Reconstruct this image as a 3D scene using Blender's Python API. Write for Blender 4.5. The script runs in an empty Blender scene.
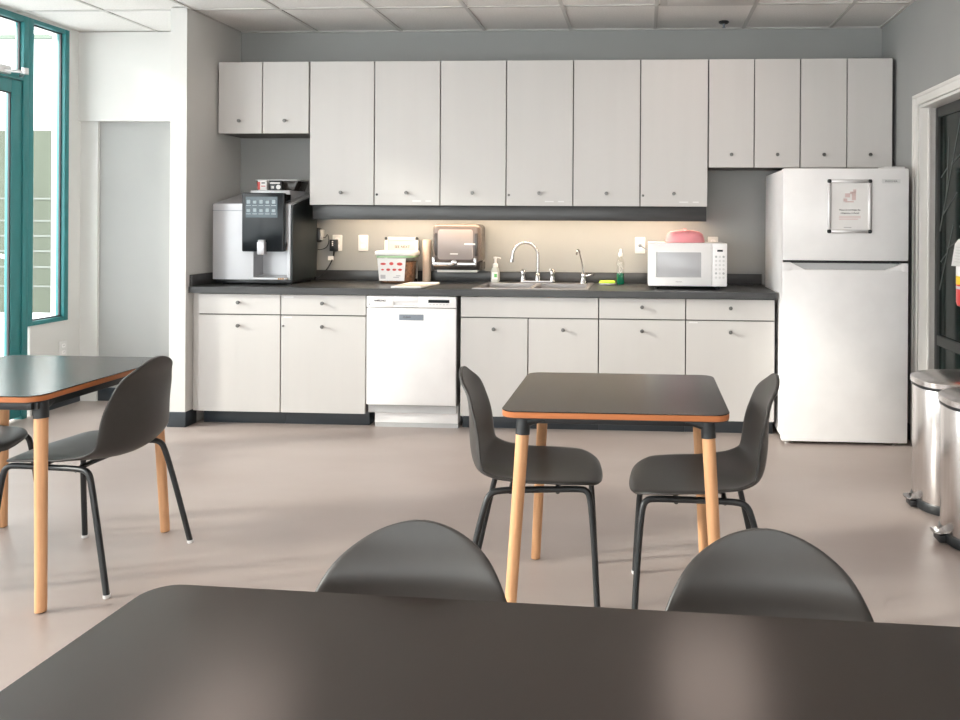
import bpy, bmesh, math, random
from mathutils import Vector, Matrix
random.seed(7)
S = bpy.context.scene
COL = S.collection
PI = math.pi

# ------------------------------------------------------------------ materials
MATS = {}
def srgb(r, g, b):
    f = lambda c: (c/255/12.92) if c/255 <= .04045 else ((c/255+.055)/1.055)**2.4
    return (f(r), f(g), f(b), 1)

def mat(name, col, rough=.5, metal=0.0, noise=None, spec=None, coat=0, bump=None, emit=None, trans=0, alpha=1, rough_noise=0):
    """noise = (scale vec, amount) multiplies the colour; bump = (scale, strength)"""
    if name in MATS: return MATS[name]
    m = bpy.data.materials.new(name); m.use_nodes = True
    nt = m.node_tree; b = nt.nodes['Principled BSDF']
    if len(col) == 3: col = (*col, 1)
    b.inputs['Base Color'].default_value = col
    b.inputs['Roughness'].default_value = rough
    b.inputs['Metallic'].default_value = metal
    if spec is not None: b.inputs['Specular IOR Level'].default_value = spec
    if coat: b.inputs['Coat Weight'].default_value = coat; b.inputs['Coat Roughness'].default_value = .12
    if trans: b.inputs['Transmission Weight'].default_value = trans
    if alpha < 1: b.inputs['Alpha'].default_value = alpha
    if emit:
        b.inputs['Emission Color'].default_value = (*emit[0], 1); b.inputs['Emission Strength'].default_value = emit[1]
    tc = nt.nodes.new('ShaderNodeTexCoord')
    sc, amt = noise if noise else ((6, 6, 6), .03)
    mp = nt.nodes.new('ShaderNodeMapping'); mp.inputs['Scale'].default_value = sc
    nz = nt.nodes.new('ShaderNodeTexNoise'); nz.inputs['Scale'].default_value = 1; nz.inputs['Detail'].default_value = 4
    nt.links.new(tc.outputs['Object'], mp.inputs['Vector']); nt.links.new(mp.outputs['Vector'], nz.inputs['Vector'])
    mr = nt.nodes.new('ShaderNodeMapRange')
    mr.inputs['From Min'].default_value = .3; mr.inputs['From Max'].default_value = .7
    mr.inputs['To Min'].default_value = 1-amt; mr.inputs['To Max'].default_value = 1+amt
    nt.links.new(nz.outputs['Fac'], mr.inputs['Value'])
    mx = nt.nodes.new('ShaderNodeMix'); mx.data_type = 'RGBA'; mx.blend_type = 'MULTIPLY'
    mx.inputs['Factor'].default_value = 1
    mx.inputs[6].default_value = col
    nt.links.new(mr.outputs['Result'], mx.inputs[7])
    nt.links.new(mx.outputs[2], b.inputs['Base Color'])
    if rough_noise:
        r2 = nt.nodes.new('ShaderNodeMapRange')
        r2.inputs['From Min'].default_value = .3; r2.inputs['From Max'].default_value = .7
        r2.inputs['To Min'].default_value = rough-rough_noise; r2.inputs['To Max'].default_value = rough+rough_noise
        nt.links.new(nz.outputs['Fac'], r2.inputs['Value']); nt.links.new(r2.outputs['Result'], b.inputs['Roughness'])
    if bump:
        n2 = nt.nodes.new('ShaderNodeTexNoise'); n2.inputs['Scale'].default_value = bump[0]; n2.inputs['Detail'].default_value = 3
        nt.links.new(tc.outputs['Object'], n2.inputs['Vector'])
        bp = nt.nodes.new('ShaderNodeBump'); bp.inputs['Strength'].default_value = bump[1]; bp.inputs['Distance'].default_value = .002
        nt.links.new(n2.outputs['Fac'], bp.inputs['Height']); nt.links.new(bp.outputs['Normal'], b.inputs['Normal'])
    MATS[name] = m
    return m

def glass_mat(name, tint, refl=.9, rough=.0):
    """thin pane: tinted transparency with fresnel reflection"""
    m = bpy.data.materials.new(name); m.use_nodes = True
    nt = m.node_tree; nt.nodes.remove(nt.nodes['Principled BSDF'])
    out = nt.nodes['Material Output']
    t = nt.nodes.new('ShaderNodeBsdfTransparent'); t.inputs['Color'].default_value = (*tint, 1)
    g = nt.nodes.new('ShaderNodeBsdfGlossy'); g.inputs['Roughness'].default_value = rough
    g.inputs['Color'].default_value = (refl, refl, refl, 1)
    lw = nt.nodes.new('ShaderNodeLayerWeight'); lw.inputs['Blend'].default_value = .5
    pw = nt.nodes.new('ShaderNodeMath'); pw.operation = 'POWER'; pw.inputs[1].default_value = 4
    nt.links.new(lw.outputs['Facing'], pw.inputs[0])
    fr = nt.nodes.new('ShaderNodeMapRange'); fr.inputs['To Min'].default_value = .04; fr.inputs['To Max'].default_value = .8
    nt.links.new(pw.outputs[0], fr.inputs['Value'])
    mx = nt.nodes.new('ShaderNodeMixShader')
    nt.links.new(fr.outputs[0], mx.inputs[0]); nt.links.new(t.outputs[0], mx.inputs[1]); nt.links.new(g.outputs[0], mx.inputs[2])
    nt.links.new(mx.outputs[0], out.inputs[0])
    MATS[name] = m
    return m

M = {}
M['wall_grey'] = mat('grey wall paint', (.31, .313, .305), .7, noise=((2, 2, 2), .03), bump=(180, .1))
M['wall_white'] = mat('white wall paint', (.66, .65, .63), .7, noise=((2, 2, 2), .02), bump=(180, .1))
M['wall_grey_lit'] = mat('lit grey wall paint', (.36, .36, .35), .7, noise=((2, 2, 2), .03), bump=(180, .1))  # same grey paint as the back wall, stronger light put into its colour
M['trim_white'] = mat('white trim paint', (.72, .70, .67), .4)
M['tile'] = mat('mineral ceiling tile', (.76, .735, .71), .9, noise=((90, 90, 90), .05), bump=(220, .35))
M['grid'] = mat('ceiling grid metal', (.55, .53, .51), .5)
M['rubber_base'] = mat('dark rubber cove base', (.035, .043, .052), .35, spec=.5)
M['laminate'] = mat('light grey laminate', (.56, .54, .522), .38, noise=((14, 14, .9), .012))
M['lam_edge'] = mat('dark cabinet carcass', (.12, .115, .11), .6)
M['counter'] = mat('charcoal laminate', (.043, .043, .044), .32, noise=((4, 30, 30), .22))
M['nickel'] = mat('brushed nickel', (.15, .145, .14), .35, 1)
M['chrome'] = mat('chrome', (.46, .445, .44), .12, 1)
M['steel'] = mat('brushed stainless', (.74, .71, .70), .24, 1, noise=((60, 60, 1.5), .06))
M['steel_sink'] = mat('sink stainless', (.52, .49, .48), .3, 1)
M['white_app'] = mat('white appliance enamel', (.90, .885, .88), .3)
M['white_plastic'] = mat('white plastic', (.72, .71, .70), .4)
M['grey_plastic'] = mat('grey plastic', (.22, .25, .29), .4)
M['lt_grey'] = mat('light grey plastic', (.5, .5, .5), .4)
M['black_plastic'] = mat('black plastic', (.012, .013, .015), .35)
M['black_gloss'] = mat('black gloss panel', (.008, .011, .014), .15, spec=.25)
M['cof_side'] = mat('dark machine side', (.02, .026, .028), .4)
M['silver'] = mat('silver painted plastic', (.52, .52, .54), .34, .3)
M['shell'] = mat('charcoal chair shell', (.037, .034, .032), .42, noise=((40, 40, 40), .05))
M['black_metal'] = mat('black powder coat', (.014, .016, .018), .4)
M['glide'] = mat('pale glide', (.7, .7, .7), .4)
M['top'] = mat('black laminate top', (.018, .012, .0092), .21, noise=((2, 2, 2), .02), spec=.75)
M['edge'] = mat('orange plywood edge', (.44, .145, .045), .45, noise=((3, 3, 160), .12))
M['beech'] = mat('beech wood', (.66, .35, .175), .45, noise=((60, 60, 4), .12))
M['teal'] = mat('teal window frame', (.028, .19, .20), .4)
M['teal_dark'] = mat('dark teal gasket', (.012, .06, .07), .5)
M['gasket'] = mat('dark gasket', (.03, .03, .035), .5)
M['alum'] = mat('aluminium', (.72, .70, .70), .35, .8)
M['dark_door'] = mat('dark tinted glass', (.006, .012, .011), .12, spec=.2)
M['dark_frame'] = mat('charcoal door frame', (.035, .036, .035), .4)
M['twig'] = mat('pale branch lines', (.09, .10, .095), .6)
M['paper'] = mat('white paper', (.82, .80, .78), .7)
M['paper_pink'] = mat('pale pink print', (.72, .56, .54), .7)
M['ink'] = mat('dark ink', (.06, .05, .055), .7)
M['ink_grey'] = mat('grey ink', (.5, .47, .48), .7)
M['red'] = mat('red enamel', (.62, .025, .03), .3)
M['yellow'] = mat('yellow label', (.80, .55, .03), .5)
M['pink'] = mat('pink plastic', (.86, .33, .36), .25)
M['green_soap'] = mat('green dish soap', (.0, .20, .10), .1, trans=.3)
M['lime'] = mat('lime sponge', (.50, .74, .06), .8, bump=(300, .6))
M['green_ink'] = mat('green print', (.12, .5, .14), .6)
M['red_ink'] = mat('red print', (.60, .07, .06), .6)
M['brown_ink'] = mat('brown print', (.35, .17, .05), .6)
M['tan'] = mat('pale beige board', (.66, .54, .44), .6)
M['tea'] = mat('brown packets', (.26, .13, .07), .7, noise=((60, 60, 60), .5))
M['smoke'] = mat('smoked plastic cover', (.12, .095, .085), .22)
M['smoke_dark'] = mat('dark smoked plastic', (.05, .043, .04), .2)
M['mw_window'] = mat('microwave window', (.48, .48, .50), .22)
M['screen'] = mat('lit menu screen', (.01, .02, .025), .2, emit=((.08, .13, .16), .35))
M['icon'] = mat('lit menu icon', (.12, .14, .15), .3, emit=((.55, .68, .72), .3))
M['pave'] = mat('pale concrete', (.68, .71, .73), .9, noise=((3, 3, 3), .06))
M['siding'] = mat('sage green siding', (.06, .07, .048), .8, noise=((3, 3, .6), .12))
M['siding_line'] = mat('pale siding batten', (.14, .15, .135), .8)
M['stucco'] = mat('white stucco', (.85, .86, .86), .9)
M['post'] = mat('dark green post', (.10, .13, .10), .7)
M['led'] = mat('warm under cabinet lamp', (.9, .8, .6), .5, emit=((1.0, .78, .55), 36))
M['troffer'] = mat('fluorescent diffuser', (.9, .88, .84), .5, emit=((1.0, .80, .70), 2.2))
M['clear'] = glass_mat('window glass', (.93, .955, .955))
M['tub_clear'] = glass_mat('clear tub plastic', (.93, .92, .90), .8, .1)

def floor_mat():
    m = bpy.data.materials.new('beige resilient floor'); m.use_nodes = True
    nt = m.node_tree; b = nt.nodes['Principled BSDF']; L = nt.links
    tc = nt.nodes.new('ShaderNodeTexCoord')
    mp = nt.nodes.new('ShaderNodeMapping'); mp.inputs['Scale'].default_value = (.5, 1.1, 1)
    n1 = nt.nodes.new('ShaderNodeTexNoise'); n1.inputs['Scale'].default_value = 1.3; n1.inputs['Detail'].default_value = 5
    L.new(tc.outputs['Object'], mp.inputs['Vector']); L.new(mp.outputs[0], n1.inputs['Vector'])
    cr = nt.nodes.new('ShaderNodeValToRGB')
    cr.color_ramp.elements[0].position = .35; cr.color_ramp.elements[0].color = (.36, .295, .265, 1)
    cr.color_ramp.elements[1].position = .68; cr.color_ramp.elements[1].color = (.43, .372, .345, 1)
    L.new(n1.outputs['Fac'], cr.inputs['Fac']); L.new(cr.outputs[0], b.inputs['Base Color'])
    r = nt.nodes.new('ShaderNodeMapRange'); r.inputs['To Min'].default_value = .34; r.inputs['To Max'].default_value = .46
    L.new(n1.outputs['Fac'], r.inputs['Value']); L.new(r.outputs[0], b.inputs['Roughness'])
    n2 = nt.nodes.new('ShaderNodeTexNoise'); n2.inputs['Scale'].default_value = 9
    L.new(tc.outputs['Object'], n2.inputs['Vector'])
    bp = nt.nodes.new('ShaderNodeBump'); bp.inputs['Strength'].default_value = .05; bp.inputs['Distance'].default_value = .01
    L.new(n2.outputs['Fac'], bp.inputs['Height']); L.new(bp.outputs[0], b.inputs['Normal'])
    return m
M['floor'] = floor_mat()

# ------------------------------------------------------------------ geometry helpers
class MB:
    def __init__(self): self.bm = bmesh.new()
    def box(self, x0, x1, y0, y1, z0, z1, bev=0, seg=2):
        t = bmesh.new()
        bmesh.ops.create_cube(t, size=1)
        for v in t.verts:
            v.co = Vector(((x0+x1)/2+v.co.x*(x1-x0), (y0+y1)/2+v.co.y*(y1-y0), (z0+z1)/2+v.co.z*(z1-z0)))
        if bev: bmesh.ops.bevel(t, geom=t.edges[:], offset=bev, segments=seg, affect='EDGES', profile=.5)
        self._merge(t); return self
    def _merge(self, t, mtx=None):
        if mtx is not None: bmesh.ops.transform(t, matrix=mtx, verts=t.verts[:])
        me = bpy.data.meshes.new('tmp'); t.to_mesh(me); t.free()
        self.bm.from_mesh(me); bpy.data.meshes.remove(me)
    def prism(self, pts, z0, z1, bev=0, axis='z', seg=2):
        """extrude an outline (list of 2-D points) between two levels; axis z: (x,y); y: (x,z); x: (y,z)"""
        t = bmesh.new()
        def P(p, h):
            return {'z': (p[0], p[1], h), 'y': (p[0], h, p[1]), 'x': (h, p[0], p[1])}[axis]
        a = [t.verts.new(P(p, z0)) for p in pts]; b = [t.verts.new(P(p, z1)) for p in pts]
        t.faces.new(a); t.faces.new(b[::-1])
        n = len(pts)
        for i in range(n): t.faces.new((a[i], b[i], b[(i+1) % n], a[(i+1) % n]))
        bmesh.ops.recalc_face_normals(t, faces=t.faces[:])
        if bev:
            es = [e for e in t.edges if (e.verts[0] in a) == (e.verts[1] in a)]
            bmesh.ops.bevel(t, geom=es, offset=bev, segments=seg, affect='EDGES', profile=.5)
        self._merge(t); return self
    def lathe(self, prof, c=(0, 0, 0), n=32, axis='z', sx=1, sy=1):
        t = bmesh.new(); rings = []
        for r, h in prof:
            if r < 1e-6: rings.append([t.verts.new((0, 0, h))])
            else: rings.append([t.verts.new((r*math.cos(2*PI*i/n)*sx, r*math.sin(2*PI*i/n)*sy, h)) for i in range(n)])
        for A, B in zip(rings, rings[1:]):
            for i in range(n):
                j = (i+1) % n
                if len(A) == 1 and len(B) == 1: continue
                if len(A) == 1: t.faces.new((A[0], B[i], B[j]))
                elif len(B) == 1: t.faces.new((A[i], B[0], A[j]))
                else: t.faces.new((A[i], B[i], B[j], A[j]))
        if len(rings[0]) > 1: t.faces.new(rings[0])
        if len(rings[-1]) > 1: t.faces.new(rings[-1])
        bmesh.ops.recalc_face_normals(t, faces=t.faces[:])
        R = {'z': Matrix(), 'y': Matrix.Rotation(PI/2, 4, 'X'), 'x': Matrix.Rotation(PI/2, 4, 'Y')}[axis]
        self._merge(t, Matrix.Translation(c) @ R); return self
    def tube(self, pts, r, n=12, smooth=0):
        pts = [Vector(p) for p in pts]
        for _ in range(smooth):
            q = [pts[0]]
            for a, b in zip(pts, pts[1:]): q += [a*.75+b*.25, a*.25+b*.75]
            q.append(pts[-1]); pts = q
        rs = r if isinstance(r, (list, tuple)) else None
        t = bmesh.new(); rings = []; prev = None
        for i, p in enumerate(pts):
            d = (pts[min(i+1, len(pts)-1)]-pts[max(i-1, 0)]).normalized()
            if prev is None:
                u = d.orthogonal().normalized()
            else:
                u = (prev-d*prev.dot(d))
                u = u.normalized() if u.length > 1e-6 else d.orthogonal().normalized()
            prev = u; w = d.cross(u)
            rr = (rs[0]+(rs[1]-rs[0])*i/(len(pts)-1)) if rs else r
            rings.append([t.verts.new(p+(u*math.cos(2*PI*k/n)+w*math.sin(2*PI*k/n))*rr) for k in range(n)])
        for A, B in zip(rings, rings[1:]):
            for k in range(n): t.faces.new((A[k], A[(k+1) % n], B[(k+1) % n], B[k]))
        t.faces.new(rings[0][::-1]); t.faces.new(rings[-1])
        bmesh.ops.recalc_face_normals(t, faces=t.faces[:])
        self._merge(t); return self
    def xform(self, mtx):
        bmesh.ops.transform(self.bm, matrix=mtx, verts=self.bm.verts[:]); return self
    def build(self, name, m, parent=None, ang=35):
        me = bpy.data.meshes.new(name); self.bm.to_mesh(me); self.bm.free()
        me.materials.append(m)
        for p in me.polygons: p.use_smooth = True
        me.set_sharp_from_angle(angle=math.radians(ang))
        o = bpy.data.objects.new(name, me); COL.objects.link(o)
        if parent: o.parent = parent
        return o

def box(*a, **k): return MB().box(*a, **k)
def rrect(x0, x1, y0, y1, r, n=8):
    out = []
    for cx, cy, a0 in ((x1-r, y1-r, 0), (x0+r, y1-r, PI/2), (x0+r, y0+r, PI), (x1-r, y0+r, 1.5*PI)):
        for i in range(n+1):
            a = a0+PI/2*i/n; out.append((cx+r*math.cos(a), cy+r*math.sin(a)))
    return out
def tag(o, label, cat, group=None):
    o['label'] = label; o['category'] = cat
    if group: o['group'] = group
    return o
def thing(name, label, cat, loc=(0, 0, 0), rz=0, group=None):
    o = bpy.data.objects.new(name, None); COL.objects.link(o)
    o.empty_display_size = .1
    o.location = loc; o.rotation_euler = (0, 0, rz)
    return tag(o, label, cat, group)
def struct(o):
    o['kind'] = 'structure'; return o
def copy_thing(root, loc, rz, label, group=None):
    r = root.copy(); COL.objects.link(r); r.location = loc; r.rotation_euler = (0, 0, rz); r['label'] = label
    if group: r['group'] = group
    for ch in list(root.children):
        c = ch.copy(); COL.objects.link(c); c.parent = r
        for g in list(ch.children):
            d = g.copy(); COL.objects.link(d); d.parent = c
    return r
def text_mesh(txt, size, name, m, parent, mtx, depth=.0006, bold=0):
    cu = bpy.data.curves.new('txt', 'FONT'); cu.body = txt; cu.size = size; cu.align_x = 'CENTER'; cu.align_y = 'CENTER'
    cu.extrude = depth/2; cu.offset = bold; cu.resolution_u = 3
    to = bpy.data.objects.new('txt', cu); COL.objects.link(to)
    bpy.context.view_layer.update()
    me = bpy.data.meshes.new_from_object(to.evaluated_get(bpy.context.evaluated_depsgraph_get()))
    bpy.data.objects.remove(to); bpy.data.curves.remove(cu)
    me.transform(mtx); me.materials.clear(); me.materials.append(m)
    o = bpy.data.objects.new(name, me); COL.objects.link(o)
    if parent: o.parent = parent
    return o
def face_front(x, y, z):   # text standing upright, read from -Y
    return Matrix.Translation((x, y, z)) @ Matrix.Rotation(PI/2, 4, 'X')

# ------------------------------------------------------------------ the setting
XL, XR, YB, YR, ZC = -4.15, 1.665, 0.0, -9.0, 2.715
struct(box(XL-.3, XR+.3, YR-.2, YB+.3, -.1, 0).build('floor', M['floor']))
# ceiling: deck, then the grid of T bars under it
struct(box(XL-.3, XR+.3, YR-.2, YB+.3, ZC+.006, ZC+.1).build('ceiling', M['tile']))
g = MB()
gx = [-2.95-.61*2+.0, -2.95-.61, -2.955, -2.378, -1.755, -1.145, -.523, .079, .699, 1.305]
for x in gx: g.box(x-.012, x+.012, YR, YB, ZC, ZC+.008)
gy = [-.62-.61*2*i for i in range(7)]
for y in gy: g.box(XL, XR, y-.012, y+.012, ZC-.0008, ZC+.0075)
g.box(XL, XR, YB-.02, YB, ZC-.001, ZC+.0075); g.box(XR-.02, XR, YR, YB, ZC-.001, ZC+.0075)
struct(g.build('trim_1', M['grid']))
# walls
struct(box(XL-.2, XR+.2, YB, YB+.15, 0, ZC+.05).build('wall_back', M['wall_grey']))
w = MB(); w.box(XL-.2, XR+.2, YR-.15, YR, 0, .40); w.box(XL-.2, XR+.2, YR-.15, YR, 2.30, ZC+.05); w.box(XL-.2, XL+.1, YR-.15, YR, .40, 2.30); w.box(XR-.1, XR+.2, YR-.15, YR, .40, 2.30)
struct(w.build('wall_rear', M['wall_white']))
for k in range(4):   # glazing added behind the camera to light the room
    x0 = XL+.1+k*(XR-XL-.2)/4; x1 = x0+(XR-XL-.2)/4
    f_ = MB(); f_.box(x0, x0+.04, YR-.08, YR+.01, .40, 2.30); f_.box(x1-.04, x1, YR-.08, YR+.01, .40, 2.30); f_.box(x0+.04, x1-.04, YR-.08, YR+.01, .40, .44); f_.box(x0+.04, x1-.04, YR-.08, YR+.01, 2.26, 2.30)
    f_ = struct(f_.build(f'window_{20+k}', M['teal']))
    box(x0+.036, x1-.036, YR-.045, YR-.037, .436, 2.264).build('pane', M['clear'], f_)
# right wall with the door opening
DY0, DY1, DZ = -1.55, -.745, 2.06
w = MB(); w.box(XR, XR+.14, DY1, YB, 0, ZC+.05); w.box(XR, XR+.14, YR, DY0, 0, ZC+.05); w.box(XR, XR+.14, DY0, DY1, DZ, ZC+.05)
struct(w.build('wall_right', M['wall_grey']))
# wing wall (pier) left of the cabinets
struct(box(-3.062, -2.953, -.68, 0, 0, ZC).build('wall_pier', M['wall_white']))
# header over the alcove left, its corner casing and infill wall in the same grey, coloured as lit
struct(box(XL, -3.062, -.06, 0, 2.062, ZC).build('wall_header', M['wall_white']))
struct(box(XL, -4.018, -.035, 0, 0, 2.062).build('trim_2', M['wall_white']))
struct(box(-4.018, -3.062, -.012, 0, 0, 2.062).build('wall_alcove', M['wall_grey_lit']))
# left wall: solid under the windows, openings for door and windows
Y_S0, Y_S1 = -.50, -.165      # sidelight
Y_D0, Y_D1 = -1.58, -.50      # door
w = MB(); w.box(XL-.12, XL, Y_S1, YB+.15, 0, ZC+.05); w.box(XL-.12, XL, Y_S0, Y_S1, 0, .615)
w.box(XL-.12, XL, YR, Y_D0, 0, .615); w.box(XL-.12, XL, YR, Y_S1, 2.70, ZC+.05)
struct(w.build('wall_left', M['wall_white']))
# baseboards
def base(name, x0, x1, y0, y1):
    return struct(box(x0, x1, y0, y1, 0, .098, bev=.003).build(name, M['rubber_base']))
base('baseboard_left', XL, XL+.010, Y_S0+.02, -.036)
base('baseboard_back', -4.018, -3.062, -.022, -.012)
m_ = MB(); m_.box(-3.069, -2.945, -.688, -.68, 0, .098, bev=.002); m_.box(-2.953, -2.945, -.68, -.56, 0, .098, bev=.002); m_.box(-3.070, -3.062, -.68, -.02, 0, .098, bev=.002)
struct(m_.build('baseboard_pier', M['rubber_base']))
base('baseboard_right', XR-.009, XR, -.63, -.0)

# teal glazing on the left wall
def frame_rect(name, y0, y1, z0, z1, wv, wh, d0=-.052, d1=.012, mt=None):
    m = MB()
    m.box(XL+d0, XL+d1, y0, y0+wv, z0, z1, bev=.003); m.box(XL+d0, XL+d1, y1-wv, y1, z0, z1, bev=.003)
    m.box(XL+d0, XL+d1, y0+wv, y1-wv, z0, z0+wh, bev=.003); m.box(XL+d0, XL+d1, y0+wv, y1-wv, z1-wh, z1, bev=.003)
    return m.build(name, mt or M['teal'])
def pane(name, y0, y1, z0, z1, parent, x=-.032):
    return box(XL+x-.004, XL+x+.004, y0, y1, z0, z1).build(name, M['clear'], parent)
def gasket(y0, y1, z0, z1, parent, x=-.026):
    m = MB(); t = .009
    m.box(XL+x, XL+x+.012, y0, y0+t, z0, z1); m.box(XL+x, XL+x+.012, y1-t, y1, z0, z1)
    m.box(XL+x, XL+x+.012, y0, y1, z0, z0+t); m.box(XL+x, XL+x+.012, y0, y1, z1-t, z1)
    return m.build('gasket', M['gasket'], parent)
def window(n, y0, y1, z0, z1, wv=.04, wh=.035):
    f = struct(frame_rect(f'window_{n}', y0, y1, z0, z1, wv, wh))
    p = pane('pane', y0+wv-.004, y1-wv+.004, z0+wh-.004, z1-wh+.004, f); gasket(y0+wv, y1-wv, z0+wh, z1-wh, f)
    return f
window(1, Y_S0-.035, Y_S1, .615, 2.70, wv=.042, wh=.03)
# entrance door with transom
DT = 2.30
fr = MB()
fr.box(XL-.052, XL+.012, Y_D1-.08, Y_D1-.035, 0, 2.70, bev=.003); fr.box(XL-.052, XL+.012, Y_D0, Y_D0+.05, 0, 2.70, bev=.003)
fr.box(XL-.052, XL+.012, Y_D0+.05, Y_D1-.08, DT-.035, DT+.02, bev=.003); fr.box(XL-.052, XL+.012, Y_D0+.05, Y_D1-.08, 2.66, 2.70, bev=.003)
fr = struct(fr.build('door_1', M['teal']))
pane('transom_pane', Y_D0+.05, Y_D1-.08, DT+.02, 2.66, fr); gasket(Y_D0+.05, Y_D1-.08, DT+.02, 2.66, fr)
leaf = MB()
a0, a1 = Y_D0+.055, Y_D1-.085
leaf.box(XL-.042, XL+.004, a1-.085, a1, .02, DT-.04, bev=.003); leaf.box(XL-.042, XL+.004, a0, a0+.085, .02, DT-.04, bev=.003)
leaf.box(XL-.042, XL+.004, a0+.085, a1-.085, DT-.125, DT-.04, bev=.003); leaf.box(XL-.042, XL+.004, a0+.085, a1-.085, .02, .27, bev=.003)
leaf = leaf.build('door_leaf', M['teal'], fr)
pane('pane', a0+.08, a1-.08, .265, DT-.12, leaf, x=-.02); gasket(a0+.085, a1-.085, .27, DT-.125, leaf, x=-.014)
cl = MB(); cl.box(XL+.0, XL+.05, a1-.42, a1-.14, DT-.02, DT+.035, bev=.008)
cl.tube([(XL+.03, a1-.2, DT+.0), (XL+.14, a1-.14, DT-.005), (XL+.02, a1-.03, DT-.01)], .011)
cl.lathe([(.02, -.02), (.02, .02)], (XL+.14, a1-.14, DT), n=14); cl.build('door_closer', M['alum'], fr)
n = 2; y = Y_D0
while y > YR+.3:
    y2 = max(y-1.49, YR)
    window(n, y2, y, .615, 2.70, wv=.03, wh=.04); n += 1; y = y2

# right doorway: casing, jamb, dark glazed door
c = MB()
c.box(XR-.014, XR, DY1, DY1+.066, 0, DZ+.066, bev=.003); c.box(XR-.014, XR, DY0-.066, DY0, 0, DZ+.066, bev=.003)
c.box(XR-.014, XR, DY0, DY1, DZ, DZ+.066, bev=.003)
c.box(XR-.020, XR-.012, DY1+.045, DY1+.066, 0, DZ+.066, bev=.002); c.box(XR-.020, XR-.012, DY0-.066, DY1+.066, DZ+.045, DZ+.066, bev=.002)
struct(c.build('trim_3', M['trim_white']))
j = MB()
j.box(XR, XR+.14, DY1-.018, DY1, 0, DZ, bev=.002); j.box(XR, XR+.14, DY0, DY0+.018, 0, DZ, bev=.002); j.box(XR, XR+.14, DY0+.018, DY1-.018, DZ-.018, DZ, bev=.002)
j.box(XR+.045, XR+.06, DY1-.034, DY1-.018, 0, DZ-.018, bev=.002)
struct(j.build('trim_4', M['trim_white']))
d = MB(); e0, e1 = DY0+.02, DY1-.02
for y0, y1, z0, z1 in ((e1-.04, e1, .01, DZ-.02), (e0, e0+.04, .01, DZ-.02), (e0+.04, e1-.04, DZ-.08, DZ-.02), (e0+.04, e1-.04, .01, .16), (e0+.04, e1-.04, .62, .68)):
    d.box(XR+.09, XR+.13, y0, y1, z0, z1, bev=.003)
d = struct(d.build('door_2', M['dark_frame']))
box(XR+.105, XR+.115, e0+.03, e1-.03, .15, DZ-.07).build('pane', M['dark_door'], d)
tw = MB(); xx = XR+.104
def tseg(a, b, r=.005): tw.tube([(xx, a[0], a[1]), (xx, b[0], b[1])], [r, r*.6], n=6)
b0 = e1-.045
for a, b in (((b0, 1.30), (b0-.32, 2.0)), ((b0-.05, 1.40), (b0-.25, 1.52)), ((b0-.10, 1.52), (b0-.13, 1.85)), ((b0-.02, 1.62), (b0-.12, 1.68)), ((b0-.17, 1.68), (b0-.40, 1.78)),
             ((b0, .95), (b0-.2, 1.34)), ((b0-.02, 1.12), (b0-.12, 1.18)), ((b0-.12, 1.2), (b0-.35, 1.28)), ((b0-.3, 1.2), (b0-.6, 1.8)), ((b0-.45, 1.5), (b0-.62, 1.55))):
    tseg(a, b)
tw.build('pale_branches', M['twig'], d)  # thin pale branch lines laid over the dark pane

# ------------------------------------------------------------------ cabinets
LAM, DARK = M['laminate'], M['lam_edge']
def knob(x, y, z, parent):
    MB().lathe([(.0055, 0), (.005, .012), (.011, .016), (.0125, .021), (.011, .026), (0, .027)], (x, y, z), n=16, axis='y').build('knob', M['nickel'], parent)
def strip(x0, x1, y, z0, z1, parent, m=None):
    box(x0, x1, y-.0012, y+.0005, z0, z1).build('label_strip', m or M['white_plastic'], parent)
def front(name, x0, x1, y, z0, z1, parent, kx=None, kz=None):
    d = box(x0+.0038, x1-.0038, y, y+.019, z0+.003, z1-.003, bev=.0012, seg=1).build(name, LAM, parent)
    if kx is not None: knob(kx, y, kz, d)
    return d
UY = -.33
def upper(name, label, xs, z0, z1, keyhole=None, tape=None):
    t = thing(name, label, 'cabinet', (0, 0, 0), 0, 'wall cabinets')
    x0, x1 = xs[0], xs[-1]
    box(x0+.001, x1-.001, UY+.0195, -.002, z0+.004, z1-.002).build('body', DARK if x1 < 1.6 else M['lam_edge'], t)
    for i, (a, b) in enumerate(zip(xs, xs[1:])):
        d = front('door', a, b, UY, z0, z1, t, (a+b)/2, z0+.088)
        if keyhole == i:
            MB().lathe([(.0085, 0), (.0085, .003), (0, .003)], (a+.02, UY, z0+.075), n=14, axis='y').build('keyhole', M['black_plastic'] if x0 < -2 else M['nickel'], d)
        if tape == i: strip(b-.19, b-.13, UY, z0+.028, z0+.036, d); strip(b-.10, b-.06, UY, z0+.028, z0+.036, d)
    return t
ZT, ZTB = 2.436, 1.447
upper('wall_cabinet', 'short two-door wall cabinet in the corner above the coffee machine', (-2.94, -2.626, -2.296), 1.938, ZT)
upper('wall_cabinet', 'tall two-door wall cabinet with a black lock, above the plastic tub', (-2.292, -1.838, -1.381), ZTB, ZT, 1, 1)
upper('wall_cabinet', 'tall two-door wall cabinet above the paper towel dispenser and soap pump', (-1.381, -.928, -.473), ZTB, ZT, 1, 1)
upper('wall_cabinet', 'tall two-door wall cabinet above the green soap bottle and pink cover', (-.473, -.021, .431), ZTB, ZT, 1, 1)
upper('wall_cabinet', 'shorter two-door wall cabinet above the microwave-to-fridge gap', (.433, .736, 1.038), 1.709, ZT)
upper('wall_cabinet', 'shorter two-door wall cabinet directly above the white refrigerator', (1.039, 1.343, 1.640), 1.709, ZT)
v = MB(); v.box(-2.278, .424, -.305, -.285, 1.350, 1.450, bev=.001); v.box(-2.278, -2.262, -.285, -.003, 1.350, 1.450)
v.box(.408, .424, -.285, -.003, 1.350, 1.450)
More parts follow.
